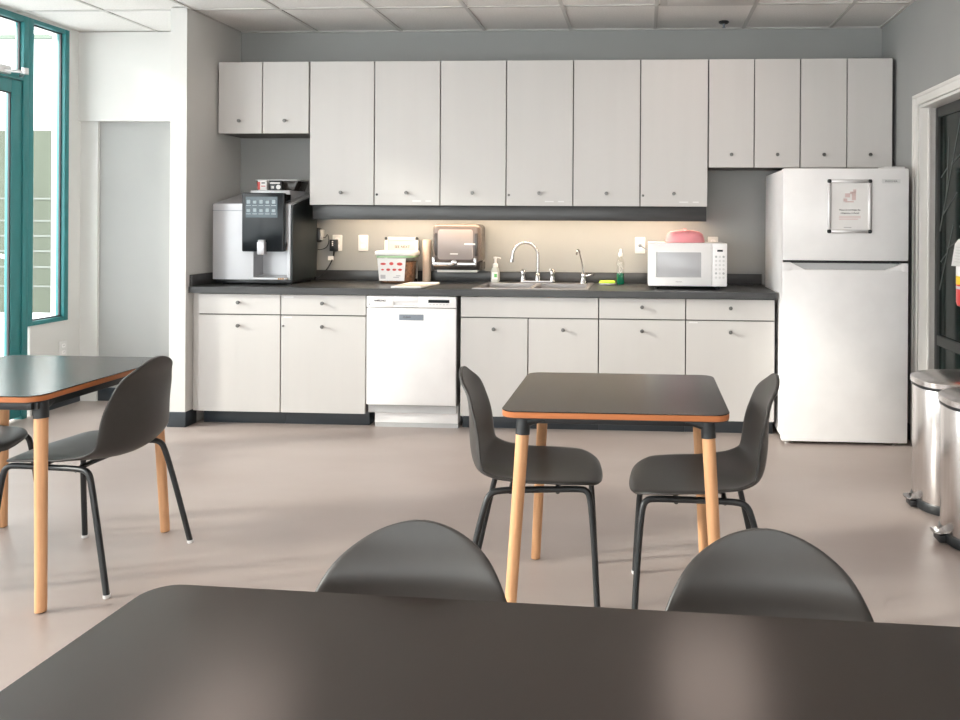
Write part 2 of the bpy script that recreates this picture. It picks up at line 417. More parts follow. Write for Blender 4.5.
tag(v.build('valance', M['counter']), 'long charcoal valance strip hanging under the tall wall cabinets', 'valance')
ul = thing('under_cabinet_light', 'warm strip light behind the charcoal valance, above the backsplash', 'light')
box(-2.20, .36, -.275, -.225, 1.420, 1.447).build('housing', M['white_plastic'], ul)
box(-2.19, .35, -.268, -.232, 1.413, 1.4199).build('diffuser', M['led'], ul)

BY = -.62
def lower(label, x0, x1, drawer, doors, tape=False):
    t = thing('base_cabinet', label, 'cabinet', (0, 0, 0), 0, 'base cabinets')
    box(x0+.001, x1-.001, BY+.0195, -.002, .0985, .864 if drawer else .732).build('body', DARK, t)
    dr = front('drawer' if drawer else 'false_front', x0, x1, BY, .727, .862, t, (x0+x1)/2 if drawer else None, .806)
    for a, b in zip(doors, doors[1:]):
        d = front('door', a, b, BY, .09, .725, t, (a+b)/2, .655)
        if tape: strip(a+.02, a+.075, BY, .708, .716, d)
    if tape == 2:
        strip(x0+.02, x0+.085, BY, .838, .848, dr)
        MB().lathe([(.007, 0), (.007, .003), (0, .003)], (x0+.018, BY, .655), n=14, axis='y').build('keyhole', M['nickel'], d)
    box(x0, x1, -.545, -.10, 0, .098, bev=.003).build('toe_kick', M['rubber_base'], t)
    return t
lower('base cabinet with drawer and door, leftmost, beside the wing wall', -2.905, -2.350, True, (-2.905, -2.350))
lower('base cabinet with drawer and locked door, between leftmost cabinet and dishwasher', -2.350, -1.785, True, (-2.350, -1.785), 2)
lower('two-door sink base cabinet with knobless top panel, right of the dishwasher', -1.168, -.278, False, (-1.168, -.729, -.278))
lower('base cabinet with drawer and door, right of the sink cabinet, behind the table', -.278, .273, True, (-.278, .273))
lower('base cabinet with drawer and door under the microwave, next to refrigerator', .273, .832, True, (.273, .832), 1)
box_f = box(-2.948, -2.907, -.60, -.55, .09, .86)
tag(box_f.build('filler_strip', LAM), 'narrow filler strip between the wing wall and leftmost base cabinet', 'filler')

# worktop with cut-out for the sink
SX0, SX1, SY0, SY1 = -1.10, -.345, -.595, -.07
wt = thing('worktop', 'long charcoal laminate worktop with backsplash over the base cabinets', 'worktop')
m_ = MB(); z0, z1 = .866, .907
m_.box(-2.952, SX0+.012, -.65, -.001, z0, z1); m_.box(SX1-.012, .838, -.65, -.001, z0, z1)
m_.box(SX0+.012, SX1-.012, -.65, SY0+.012, z0, z1); m_.box(SX0+.012, SX1-.012, SY1-.012, -.001, z0, z1)
m_.build('counter_slab', M['counter'], wt)
m_ = MB(); m_.box(-2.932, .838, -.02, -.001, z1, .983, bev=.002); 
tag(m_.build('backsplash', M['counter']), 'low charcoal backsplash along the wall behind the worktop', 'backsplash')
CZ = .907
tag(box(-2.9525, -2.933, -.64, -.0215, z1+.0002, .983, bev=.002).build('side_splash', M['counter']), 'short charcoal side splash against the wing wall, left of coffee machine', 'backsplash')

# sink with taps
sk = thing('sink', 'stainless double bowl sink set into the charcoal worktop', 'sink')
m_ = MB(); t_ = .014
xm = (SX0+SX1)/2
m_.box(SX0, SX1, SY0, SY0+.03, CZ-.001, CZ+.007, bev=.003); m_.box(SX0, SX1, SY1-.10, SY1, CZ-.001, CZ+.007, bev=.003)
m_.box(SX0, SX0+.03, SY0+.03, SY1-.10, CZ-.001, CZ+.007, bev=.003); m_.box(SX1-.03, SX1, SY0+.03, SY1-.10, CZ-.001, CZ+.007, bev=.003)
m_.box(xm-.015, xm+.015, SY0+.03, SY1-.10, CZ-.001, CZ+.007, bev=.003)
m_.build('rim', M['steel_sink'], sk)
for a, b in ((SX0+.028, xm-.013), (xm+.013, SX1-.028)):
    q = MB(); y0, y1 = SY0+.028, SY1-.098; zb = .74
    q.box(a, a+.004, y0, y1, zb, CZ); q.box(b-.004, b, y0, y1, zb, CZ); q.box(a, b, y0, y0+.004, zb, CZ); q.box(a, b, y1-.004, y1, zb, CZ); q.box(a, b, y0, y1, zb-.004, zb)
    q = q.build('bowl', M['steel_sink'], sk)
    MB().lathe([(.045, 0), (.04, .004), (.015, .002), (0, .002)], ((a+b)/2, (y0+y1)/2, zb), n=20).build('drain', M['chrome'], q)
fx, fy, fz = -.735, -.125, CZ+.0068
fa = thing('faucet', 'chrome gooseneck faucet with two lever handles behind the sink', 'faucet', (fx, fy, fz))
m_ = MB(); m_.prism(rrect(-.125, .125, -.025, .025, .024), 0, .018, bev=.005); m_.build('base_plate', M['chrome'], fa)
m_ = MB(); m_.lathe([(.022, .016), (.020, .04), (.015, .06), (.0115, .065)], n=18)
arc = [(.0, 0, .05), (0, 0, .19)] + [(-.087+.087*math.cos(a), -.03*(1-math.cos(a))/2, .19+.092*math.sin(a)) for a in [PI*k/12 for k in range(1, 12)]] + [(-.176, -.031, .17), (-.18, -.031, .155)]
m_.tube(arc, .0105, n=12); m_.build('spout', M['chrome'], fa)
MB().tube([(-.179, -.031, .166), (-.181, -.031, .145)], .013).build('aerator', M['chrome'], fa)
for s in (-1, 1):
    m_ = MB(); m_.lathe([(.021, .016), (.020, .03), (.016, .05), (.019, .062), (.017, .085), (.008, .096), (0, .097)], (s*.103, 0, 0), n=18)
    m_.tube([(s*.103, 0, .082), (s*.10, -.02, .092), (s*.092, -.055, .098)], [.009, .006], n=10); m_.build('handle', M['chrome'], fa)
ft = thing('filter_tap', 'small chrome filtered-water tap right of the gooseneck faucet', 'tap', (-.415, -.12, fz))
m_ = MB(); m_.lathe([(.027, 0), (.026, .012), (.018, .03), (.021, .045), (.019, .065), (.010, .075)], n=18); m_.build('base', M['chrome'], ft)
m_ = MB(); m_.tube([(0, 0, .07), (-.004, 0, .12), (-.018, -.004, .18), (-.028, -.01, .222), (-.035, -.03, .238), (-.042, -.05, .225), (-.044, -.056, .20)], .0062, smooth=2, n=10); m_.build('spout', M['chrome'], ft)
m_ = MB(); m_.tube([(.012, 0, .048), (.035, -.01, .056), (.062, -.015, .062)], [.007, .006], n=10); m_.lathe([(0, -.014), (.011, -.008), (.012, .006), (0, .012)], (.066, -.016, .064), n=14); m_.build('lever', M['chrome'], ft)

# ------------------------------------------------------------------ dishwasher
dw = thing('dishwasher', 'white built-in dishwasher under the worktop', 'dishwasher')
X0, X1 = -1.778, -1.190
box(X0+.005, X1-.005, -.60, -.05, .10, .860).build('body', M['lt_grey'], dw)
box(X0+.002, X1-.002, -.632, -.60, .158, .782, bev=.004).build('door', M['white_app'], dw)
cp = MB(); cp.box(X0+.002, -1.599, -.636, -.60, .786, .860, bev=.004); cp.box(-1.441, X1-.002, -.636, -.60, .786, .860, bev=.004)
cp.box(-1.6, -1.44, -.636, -.60, .824, .860, bev=.003); cp.box(-1.6, -1.44, -.636, -.60, .786, .800, bev=.003); cp.box(-1.6, -1.44, -.612, -.60, .798, .826)
cp = cp.build('control_panel', M['white_app'], dw)
box(-1.372, -1.235, -.6375, -.6355, .818, .838).build('display', M['black_gloss'], cp)
text_mesh('SAMSUNG', .0165, 'lettering', M['ink'], cp, face_front(-1.688, -.6368, .829), bold=.0006)
MB().lathe([(.007, 0), (.007, .0015), (0, .0015)], (-1.757, -.636, .805), n=14, axis='y').build('power_mark', M['lt_grey'], cp)
for k in range(6): box(-1.365+.022*k, -1.352+.022*k, -.6366, -.6355, .806, .809).build('button', M['lt_grey'], cp)
box(X0+.04, X1+.0, -.575, -.10, .03, .148, bev=.002).build('kick_panel', M['white_app'], dw)
box(X0+.04, X1+.0, -.57, -.10, 0, .03).build('foot_rail', M['lt_grey'], dw)
mg = thing('magnet_sign', 'small grey rectangular sign stuck on the white dishwasher door', 'sign')
box(-1.563, -1.403, -.6345, -.632, .704, .742, bev=.0008, seg=1).build('plate', M['grey_plastic'], mg)
text_mesh('CLEAN', .016, 'lettering', M['ink'], mg, face_front(-1.512, -.6348, .723))

# ------------------------------------------------------------------ refrigerator
fg = thing('refrigerator', 'white top-freezer refrigerator standing at the right end of the cabinets', 'refrigerator')
FX0, FX1, FY = .848, 1.597, -.78
box(FX0+.006, FX1-.006, FY+.066, -.06, .030, 1.672, bev=.006).build('body', M['white_app'], fg)
box(FX0+.012, FX1-.012, FY+.055, FY+.068, .04, 1.66).build('door_seal', M['black_plastic'], fg)
# freezer door: underside of the lip
fd = box(FX0, FX1, FY, FY+.055, 1.118, 1.676, bev=.007).build('freezer_door', M['white_app'], fg)
rd = MB(); rd.box(FX0, FX1, FY, FY+.055, .020, 1.062, bev=.007); rd.box(FX0, FX0+.055, FY, FY+.055, 1.05, 1.105, bev=.005); rd.box(FX1-.04, FX1, FY, FY+.055, 1.05, 1.105, bev=.005)
rd.prism([(FX0+.05, 1.058), (FX0+.14, 1.058), (FX0+.05, 1.104)], FY+.002, FY+.055, axis='y'); rd.prism([(FX1-.14, 1.058), (FX1-.03, 1.058), (FX1-.03, 1.104)], FY+.002, FY+.055, axis='y')

rd = rd.build('fridge_door', M['white_app'], fg); box(FX0+.03, FX1-.03, FY+.036, FY+.054, 1.05, 1.10).build('handle_recess', M['lt_grey'], rd)
box(FX1-.10, FX1-.002, FY+.004, FY+.05, 1.105, 1.117).build('hinge', M['black_plastic'], fg)
hg = MB(); hg.box(FX1-.15, FX1-.02, FY+.01, FY+.12, 1.674, 1.688, bev=.004); hg.build('top_hinge_cover', M['white_plastic'], fg)
box(1.437, 1.545, FY-.002, FY, 1.586, 1.611, bev=.0008, seg=1).build('badge', M['white_plastic'], fd)
text_mesh('INSIGNIA', .0175, 'lettering', M['ink'], fd, face_front(1.491, FY-.0025, 1.5985))
box(FX0+.02, FX1-.02, FY+.075, -.12, .012, .036).build('base_grille', M['black_plastic'], fg)
for x in (FX0+.045, FX1-.06):
    m_ = MB(); m_.lathe([(.021, 0), (.021, .012), (.013, .014), (.013, .03)], (x, FY+.06, 0), n=16); m_.build('levelling_foot', M['chrome'], fg)
for x in (FX0+.06, FX1-.06):
    MB().lathe([(.018, -.015), (.018, .015)], (x, -.15, .018), n=16, axis='x').build('wheel', M['black_plastic'], fg)

def sign_frame(name, label, w, h, mtx_fn, lines, group=None, fm=None):
    t = thing(name, label, 'sign')
    b = .021
    m_ = MB()
    for x0, x1, z0, z1 in ((-w/2+b*.9, w/2-b*.9, h/2-b, h/2), (-w/2+b*.9, w/2-b*.9, -h/2, -h/2+b), (-w/2, -w/2+b, -h/2+b*.9, h/2-b*.9), (w/2-b, w/2, -h/2+b*.9, h/2-b*.9)):
        m_.box(x0, x1, -.013, 0, z0, z1, bev=.004)
    m_.build('frame', fm or M['alum'], t)
    for sx in (-1, 1):
        for sz in (-1, 1):
            q = MB(); cx, cz = sx*(w/2-b/2), sz*(h/2-b/2)
            q.prism(rrect(cx-b/2-.001, cx+b/2+.001, cz-b/2-.001, cz+b/2+.001, .008), -.0145, 0, bev=.003, axis='y'); q.build('corner', M['black_plastic'], t)
    p = box(-w/2+b*.8, w/2-b*.8, -.005, -.001, -h/2+b*.8, h/2-b*.8).build('poster', M['paper'], t)
    return t, p
t, p = sign_frame('poster_frame', 'silver snap-frame notice with black corners stuck on the freezer door', .262, .324, None, None)
t.location = (1.2435, FY-.0022, 1.4465)
pk = MB()
for dx, dz, w_, h_ in ((-.012, .066, .03, .024), (.025, .062, .024, .05), (.03, .092, .018, .02), (-.025, .038, .022, .018), (.0, .028, .05, .008), (.01, .082, .016, .014)):
    pk.box(dx-w_/2, dx+w_/2, -.0056, -.0049, dz-h_/2, dz+h_/2)
pk.build('pink_graphic', M['paper_pink'], p)
text_mesh('Please do not forget the', .0128, 'lettering', M['ink'], p, face_front(.002, -.0053, -.022), bold=.0002)
text_mesh('refrigerator is shared', .0128, 'lettering', M['ink'], p, face_front(.002, -.0053, -.041), bold=.0002)
for z_ in (-.060, -.069, -.078): box(-.062, .066 if z_ > -.075 else .05, -.0056, -.0049, z_-.0022, z_+.0022).build('faint_line', M['paper_pink'], p)
box(-.034, .012, -.0056, -.0049, -.130, -.125).build('footer_mark', M['ink_grey'], p)

# ------------------------------------------------------------------ coffee machine
cf = thing('coffee_machine', 'silver and black coffee machine with touch screen in the left corner', 'coffee machine', (-2.612, 0, CZ))
# local x from -.258 to .258, z above counter
yf, yb = -.46, -.06
m_ = MB(); m_.prism([(yf, .035), (yf, .545), (yb, .632), (yb, .035)], -.288, -.004, bev=.005, axis='x'); m_.build('left_housing', M['silver'], cf)
m_ = MB(); m_.prism([(yf, .035), (yf, .052), (yf+.13, .06), (yf+.13, .27), (yf, .28), (yf, .545), (yb, .632), (yb, .035)], -.003, .226, axis='x')
m_.build('brew_bay', M['silver'], cf)
m_ = MB(); m_.prism([(yf, .035), (yf, .545), (yb, .632), (yb, .035)], .226, .250, bev=.003, axis='x'); m_.build('right_edge', M['silver'], cf)
m_ = MB(); m_.prism([(yf+.006, .03), (yf+.006, .535), (yb, .622), (yb, .03)], .2502, .262, bev=.002, axis='x'); m_.build('side_panel', M['cof_side'], cf)
m_ = MB(); m_.box(-.275, .25, yf+.02, yb-.01, .008, .034, bev=.003); m_.build('plinth', M['black_plastic'], cf)
for x in (-.22, .22):
    for y in (yf+.05, yb-.05): MB().lathe([(.02, 0), (.017, .01)], (x, y, 0), n=14).build('foot', M['black_plastic'], cf)
pn = MB(); pn.prism(rrect(-.062, .222, .225, .618, .01), yf-.045, yf+.002, bev=.005, axis='y'); pn.box(-.055, .215, yf, yf+.08, .54, .61)
pn = pn.build('front_panel', M['black_gloss'], cf)
sc_ = box(-.036, .182, yf-.0475, yf-.0445, .452, .592, bev=.001, seg=1).build('screen', M['screen'], pn)
for r_ in range(2):
    for k in range(5):
        x, z = -.016+.043*k, .557-.056*r_
        q = MB(); q.box(x-.012, x+.012, yf-.0485, yf-.047, z-.012, z+.008 if (k+r_) % 2 else z+.013, bev=.003, seg=1); q.box(x-.016, x+.016, yf-.0485, yf-.047, z-.026, z-.022)
        q.build('menu_icon', M['icon'], sc_)
nz = MB(); nz.box(.056, .106, yf-.075, yf-.03, .205, .292, bev=.006); nz.build('nozzle', M['silver'], pn)
box(.060, .102, yf-.068, yf-.044, .292, .304, bev=.002).build('nozzle_cap', M['lt_grey'], pn)
dt = MB(); dt.prism(rrect(-.02, .235, yf-.035, yf+.12, .012), .036, .052, bev=.003); dt.build('drip_tray', M['silver'], cf)
for k in range(3): box(.184+.014*k, .194+.014*k, yf-.036, yf-.0345, .0385, .050).build('badge_mark', M['brown_ink'], cf)
box(-.2885, -.064, yf-.0015, yf+.001, .497, .501).build('seam', M['grey_plastic'], cf)
box(-.2885, -.004, yf-.0015, yf+.001, .213, .216).build('seam', M['lt_grey'], cf)
hp = MB(); y0, y1 = -.30, -.12
hp.prism([(-.06, .640), (.20, .640), (.225, .708), (-.07, .708)], y0, y1, bev=.006, axis='y'); hp = hp.build('bean_hopper', M['smoke_dark'], cf)
m_ = MB(); m_.prism(rrect(-.078, .232, y0-.008, y1+.008, .02), .708, .718, bev=.003); m_.build('hopper_lid', M['lt_grey'], hp)
m_ = MB(); m_.box(-.075, .20, y0-.07, y1+.01, .575, .640, bev=.004); m_.build('top_rail', M['silver'], cf)
bx = thing('sachet_box', 'white and pink little box on top of the coffee machine', 'box', (-2.605, -.345, CZ+.6402))
box(-.031, .031, -.02, .02, 0, .070, bev=.002).build('carton', M['paper'], bx); box(-.033, -.016, -.0215, -.019, .004, .058).build('side_stripe', M['red_ink'], bx)
box(-.008, .022, -.0212, -.0195, .025, .031).build('printed_bar', M['red_ink'], bx); box(-.005, .018, -.0212, -.0195, .046, .054).build('printed_bar', M['ink'], bx)
bx = thing('sachet_box', 'black and white little box right of the white and pink box', 'box', (-2.512, -.345, CZ+.6402))
box(-.042, .042, -.02, .02, 0, .062, bev=.002).build('carton', M['black_plastic'], bx); box(-.040, .030, -.0215, -.019, .045, .054).build('white_band', M['paper'], bx)
q = MB(); q.lathe([(.016, 0), (.016, .0015), (0, .0015)], (.020, -.0196, .022), n=16, axis='y'); q.box(-.03, -.012, -.0212, -.0195, .012, .028); q.build('printed_mark', M['paper'], bx)

# ------------------------------------------------------------------ outlets, plugs, cords
def outlet(label, x, z, holes=True, y=-.0005):
    t = thing('wall_outlet', label, 'outlet', (x, y, z), 0, 'wall outlets')
    MB().prism(rrect(-.036, .036, -.058, .058, .006), -.006, 0, bev=.002, axis='y').build('cover_plate', M['white_plastic'], t)
    for s in (-1, 1):
        r = MB(); r.prism(rrect(-.017, .017, s*.024-.014, s*.024+.014, .01), -.0075, -.005, axis='y'); r = r.build('receptacle', M['white_app'], t)
        if holes:
            q = MB()
            for dx in (-.006, .006): q.box(dx-.001, dx+.001, -.0082, -.0074, s*.024-.002, s*.024+.006)
            q.build('slot', M['ink'], r)
    return t
outlet('white wall outlet with the black plug in it, beside the coffee machine', -2.222, 1.18)
outlet('white wall outlet left of the notice frame, nothing plugged in', -2.03, 1.18)
outlet('white wall outlet left of the microwave, with its cord plugged in', -.02, 1.178)
outlet('white wall outlet peeking out above the right end of the microwave', .496, 1.185)
outlet('faint white outlet low on the left wall under the window', 0, 0)
o = [x for x in bpy.data.objects if x.name.startswith('wall_outlet')][-1]
o = [x for x in bpy.data.objects if x.get('label', '').startswith('faint')][0]
o.location = (XL+.0005, -.20, .41); o.rotation_euler = (0, 0, PI/2)
pc = thing('power_plug', 'black plug and cord of the coffee machine in the outlet beside it', 'plug')
box(-2.262, -2.212, -.055, -.006, 1.12, 1.205, bev=.006).build('plug_body', M['black_plastic'], pc)
for k in range(3): MB().lathe([(.005, 0), (.005, .001), (0, .001)], (-2.237, -.055, 1.19-.013*k), n=10, axis='y').build('indicator', M['paper'], pc)
MB().tube([(-2.237, -.03, 1.12), (-2.24, -.035, 1.07), (-2.27, -.05, 1.0), (-2.31, -.06, .95), (-2.343, -.07, CZ+.012)], .005, smooth=2).build('cord', M['black_plastic'], pc)
tg = box(-2.275, -2.235, -.042, -.040, 1.055, 1.085).build('cord_tag', M['paper'], pc)
ad = thing('power_adapter', 'black power adapter with looped wire on the wall behind coffee machine', 'adapter')
box(-2.42, -2.335, -.05, -.001, 1.185, 1.29, bev=.01).build('adapter_body', M['black_plastic'], ad)
box(-2.338, -2.318, -.045, -.002, 1.20, 1.275, bev=.004).build('clip', M['lt_grey'], ad)
MB().tube([(-2.33, -.02, 1.22), (-2.30, -.03, 1.215), (-2.285, -.03, 1.25), (-2.272, -.03, 1.20), (-2.285, -.03, 1.15), (-2.33, -.03, 1.13), (-2.36, -.02, 1.13)], .003, smooth=2).build('wire', M['black_plastic'], ad)

# ------------------------------------------------------------------ counter things
tb = thing('food_tub', 'clear plastic tub with white lid and food label on the worktop', 'tub', (-1.725, -.16, CZ))
def ring(w, d, r): return rrect(-w/2, w/2, -d/2, d/2, r, 6)
def loft(secs, cap=True):
    t = MB(); bm_ = t.bm; rs = []
    for w_, d_, r_, z_ in secs: rs.append([bm_.verts.new((p[0], p[1], z_)) for p in ring(w_, d_, r_)])
    for A, B in zip(rs, rs[1:]):
        for i in range(len(A)): bm_.faces.new((A[i], A[(i+1) % len(A)], B[(i+1) % len(A)], B[i]))
    if cap: bm_.faces.new(rs[0][::-1]); bm_.faces.new(rs[-1])
    return t
loft([(.215, .15, .04, 0), (.235, .165, .045, .012), (.265, .19, .045, .198)]).build('tub_body', M['tub_clear'], tb)
loft([(.20, .135, .036, .004), (.22, .155, .04, .02), (.240, .170, .04, .150)]).build('contents', M['tea'], tb)
loft([(.268, .194, .048, .194), (.285, .208, .05, .198), (.285, .208, .05, .218), (.272, .196, .048, .225)]).build('lid', M['paper'], tb)
loft([(.2645, .1895, .046, .180), (.2675, .1925, .046, .193)]).build('green_band', mat('pale green band', (.42, .62, .38), .5), tb)
lb = MB(); lb.prism([(-.100, .020), (.075, .020), (.088, .176), (-.112, .176)], -.006, 0, axis='y')
lb.xform(Matrix.Translation((0, -.0845, 0)) @ Matrix.Rotation(math.radians(4.0), 4, 'X'))
lb = lb.build('label_sheet', M['paper'], tb)
LT = Matrix.Translation((0, -.0845, 0)) @ Matrix.Rotation(math.radians(4.0), 4, 'X')
for dx, dz, a_, b_ in ((-.07, .138, .020, .008), (-.012, .140, .015, .011), (.046, .138, .020, .011), (-.075, .098, .010, .006), (-.035, .098, .014, .009), (.008, .098, .014, .008), (.048, .098, .014, .008)):
    pr = MB(); pr.prism([(dx+a_*math.cos(k*PI/6), dz+b_*math.sin(k*PI/6)) for k in range(12)], -.0075, -.005, axis='y')
    pr.xform(LT).build('fruit_print', M['red_ink'], lb)
for q_ in ((-.09, -.055, .035, .062), (.0, .04, .042, .048), (.02, .05, .053, .059)):
    box(q_[0], q_[1], -.0072, -.005, q_[2], q_[3]).xform(LT).build('print_block', M['ink_grey'], lb)

t, p = sign_frame('notice_frame', 'white framed notice leaning on the wall behind the plastic tub', .245, .318, None, None, fm=M['white_plastic'])
p.data = p.data.copy(); p.data.materials[0] = mat('cream notice sheet', (.50, .48, .45), .8)
t.location = (-1.738, -.034, CZ+.1595); t.rotation_euler = (math.radians(-4), 0, 0)
# a sheet in front of the frame, reading as the photo's two printed lines
text_mesh('SEE NEXT', .026, 'lettering', M['ink'], p, face_front(.005, -.0055, .088), bold=.0004)
box(-.055, .065, -.0056, -.0049, .059, .0635).build('faint_line', M['ink_grey'], p)
tag(MB().lathe([(.0305, 0), (.0305, .30), (.028, .302), (.0, .302)], (-1.545, -.058, CZ), n=28).build('paper_tube', M['tan']), 'slim pale beige upright cylinder between notice frame and towel dispenser', 'tube')
tr = thing('serving_board', 'pale flat board lying on the worktop in front of the tub', 'board')
pts = [(-1.62, -.61), (-1.43, -.61), (-1.40, -.27), (-1.60, -.27)]
MB().prism(pts, CZ, CZ+.010, bev=.002).build('panel', M['tan'], tr)
ii = MB()
for a, b in zip(pts, pts[1:]+pts[:1]): ii.tube([(a[0], a[1], CZ+.008), (b[0], b[1], CZ+.008)], .007, n=8)
ii.build('rim', M['paper'], tr)

ds = thing('paper_towel_dispenser', 'smoky translucent paper towel dispenser on the wall above worktop', 'dispenser', (-1.299, 0, 0))
m_ = MB(); m_.prism(rrect(-.166, .166, 1.05, 1.322, .034), -.205, -.003, bev=.022, axis='y', seg=4); m_.build('cover', M['smoke'], ds)
MB().prism(rrect(-.128, .120, 1.075, 1.285, .02), -.2085, -.200, bev=.003, axis='y').build('roll_window', mat('towel roll behind smoky window', (.29, .25, .24), .22), ds)
m_ = MB(); m_.prism([(-.003, 1.00), (-.16, 1.00), (-.175, 1.02), (-.175, 1.054), (-.003, 1.054)], -.166, .166, bev=.006, axis='x'); m_.build('base_tray', M['smoke_dark'], ds)
m_ = MB(); m_.box(-.160, .145, -.225, -.18, 1.030, 1.058, bev=.005); m_.box(-.164, -.144, -.222, -.195, 1.03, 1.095, bev=.005); m_.box(.128, .148, -.222, -.195, 1.03, 1.09, bev=.005)
m_.build('lever_bar', M['chrome'], ds)
for s in (-1, 1): box(s*.142-.012, s*.142+.012, -.2075, -.19, 1.10, 1.26, bev=.006).build('side_window', M['smoke_dark'], ds)
m_ = MB(); m_.lathe([(.022, 0), (.020, .01), (.008, .014), (0, .014)], (-.005, -.226, 1.055), n=18, axis='y'); m_.build('lock', M['chrome'], ds)
box(.06, .135, -.2105, -.201, 1.178, 1.189).build('badge', M['paper'], ds); box(-.04, .015, -.2105, -.2, 1.112, 1.118).build('badge', M['paper'], ds)
m_ = MB(); m_.prism([(-.06, .995), (-.17, .985), (-.18, 1.0), (-.175, 1.002)], -.14, .14, axis='x'); m_.build('paper_towel', M['paper'], ds)

sp = thing('soap_pump', 'clear foaming hand soap pump bottle left of the sink', 'soap bottle', (-1.025, -.045, fz))
sp.location = (-1.04, -.105, CZ+.007)
m_ = loft([(.05, .036, .016, 0), (.064, .044, .02, .01), (.062, .043, .02, .075), (.05, .036, .017, .098), (.03, .03, .014, .11)]); m_.build('bottle', mat('milky soap bottle', (.72, .74, .70), .15, trans=.3), sp)
box(-.02, .02, -.0235, -.021, .02, .07, bev=.001, seg=1).build('label_sheet', M['paper'], sp); box(-.004, .016, -.0245, -.023, .035, .06).build('leaf_print', M['green_ink'], sp)
m_ = MB(); m_.lathe([(.019, .106), (.019, .125), (.013, .132), (.009, .135), (.009, .165), (.014, .167), (.014, .178), (0, .18)], n=18); m_.tube([(0, 0, .172), (.02, -.01, .174), (.04, -.02, .170)], .005, n=8); m_.build('pump_head', M['white_plastic'], sp)

gs = thing('dish_soap_bottle', 'tall clear dish soap bottle holding green liquid right of the sponge', 'soap bottle', (-.155, -.14, CZ))
m_ = loft([(.05, .036, .014, 0), (.058, .04, .016, .01), (.054, .038, .016, .08), (.05, .036, .015, .12), (.056, .04, .015, .15), (.03, .028, .013, .185), (.024, .024, .011, .20)]); m_.build('bottle', M['tub_clear'], gs)
m_ = loft([(.046, .032, .013, .003), (.053, .035, .015, .012), (.050, .034, .015, .082)]); m_.build('liquid', M['green_soap'], gs)
m_ = MB(); m_.lathe([(.0135, .198), (.0135, .22), (.008, .226), (.007, .24), (.009, .243), (.006, .25), (0, .251)], n=18); m_.build('cap', M['white_plastic'], gs)
dsh = tag(MB().lathe([(.035, 0), (.055, .004), (.063, .014), (.060, .014), (.052, .007), (0, .006)], (-.245, -.16, CZ), n=28, sy=.75).build('soap_dish', M['white_plastic']), 'shallow white dish under the lime sponge right of the sink', 'dish')
spg = MB(); spg.prism([(.055*math.cos(a)*(1 if abs(math.cos(a)) > .2 else .95), .034*math.sin(a)) for a in [2*PI*k/24 for k in range(24)]], 0, .02, bev=.006)
spg = spg.build('sponge', M['lime']); spg.location = (-.245, -.16, CZ+.0095); tag(spg, 'lime green sponge lying on the white dish', 'sponge')

mw = thing('microwave', 'white microwave oven on the worktop beside the refrigerator', 'microwave', (.290, -.47, CZ))
hw = .2555; H0, H1 = .022, .302
box(-hw, hw, .012, .36, H0, H1, bev=.005).build('casing', M['white_app'], mw)
md = box(-hw, .158, -.006, .0118, H0, H1, bev=.004).build('door', M['white_app'], mw)
q = MB(); q.prism(rrect(-.203, .088, .082, .242, .006), -.0085, -.004, bev=.001, axis='y'); q = q.build('door_window', M['mw_window'], md)
q2 = MB(); q2.box(-.205, -.195, -.0095, -.006, .080, .244); q2.box(-.205, .09, -.0095, -.006, .080, .085); q2.build('window_border', M['lt_grey'], md)
text_mesh('INSIGNIA', .010, 'lettering', M['ink_grey'], md, face_front(-.055, -.0065, .05), bold=.0002)
cpn = box(.160, hw, -.005, .0118, H0, H1, bev=.003).build('control_panel', M['white_app'], mw)
box(.192, .228, -.0065, -.004, .248, .260).build('display', M['black_gloss'], cpn)
for r_ in range(6):
    for k in range(3):
        MB().lathe([(.0075, 0), (.0075, .0012), (0, .0012)], (.185+.024*k, -.005, .215-.027*r_), n=12, axis='y').build('key', M['lt_grey'] if (r_ in (0, 4) and k != 1) else M['white_plastic'], cpn)
for x in (-.2, .2):
    for y in (.05, .31): MB().lathe([(.014, 0), (.017, .0235)], (x, y, 0), n=14).build('foot', M['black_plastic'], mw)
mwc = MB().tube([(-.02, -.012, 1.178), (-.02, -.045, 1.178), (.02, -.05, 1.155), (.06, -.055, 1.14), (.07, -.06, 1.05), (.08, -.07, 1.0)], .0045, smooth=2)
mwc.lathe([(.013, 0), (.013, .03), (.006, .042)], (-.02, -.0075, 1.178), n=14, axis='y')
mwc.xform(Matrix.Translation((-.290, .47, -CZ))).build('power_cord', M['grey_plastic'], mw)
pk_ = thing('splatter_cover', 'pink plastic dome cover resting on top of the white microwave', 'cover', (.283, -.27, CZ+.302))
MB().lathe([(.132, 0), (.136, .004), (.134, .010), (.130, .030), (.120, .056), (.098, .072), (.05, .080), (0, .082)], n=40).build('dome', M['pink'], pk_)
MB().lathe([(.012, .080), (.010, .087), (.011, .091), (0, .093)], n=18).build('knob', M['pink'], pk_)

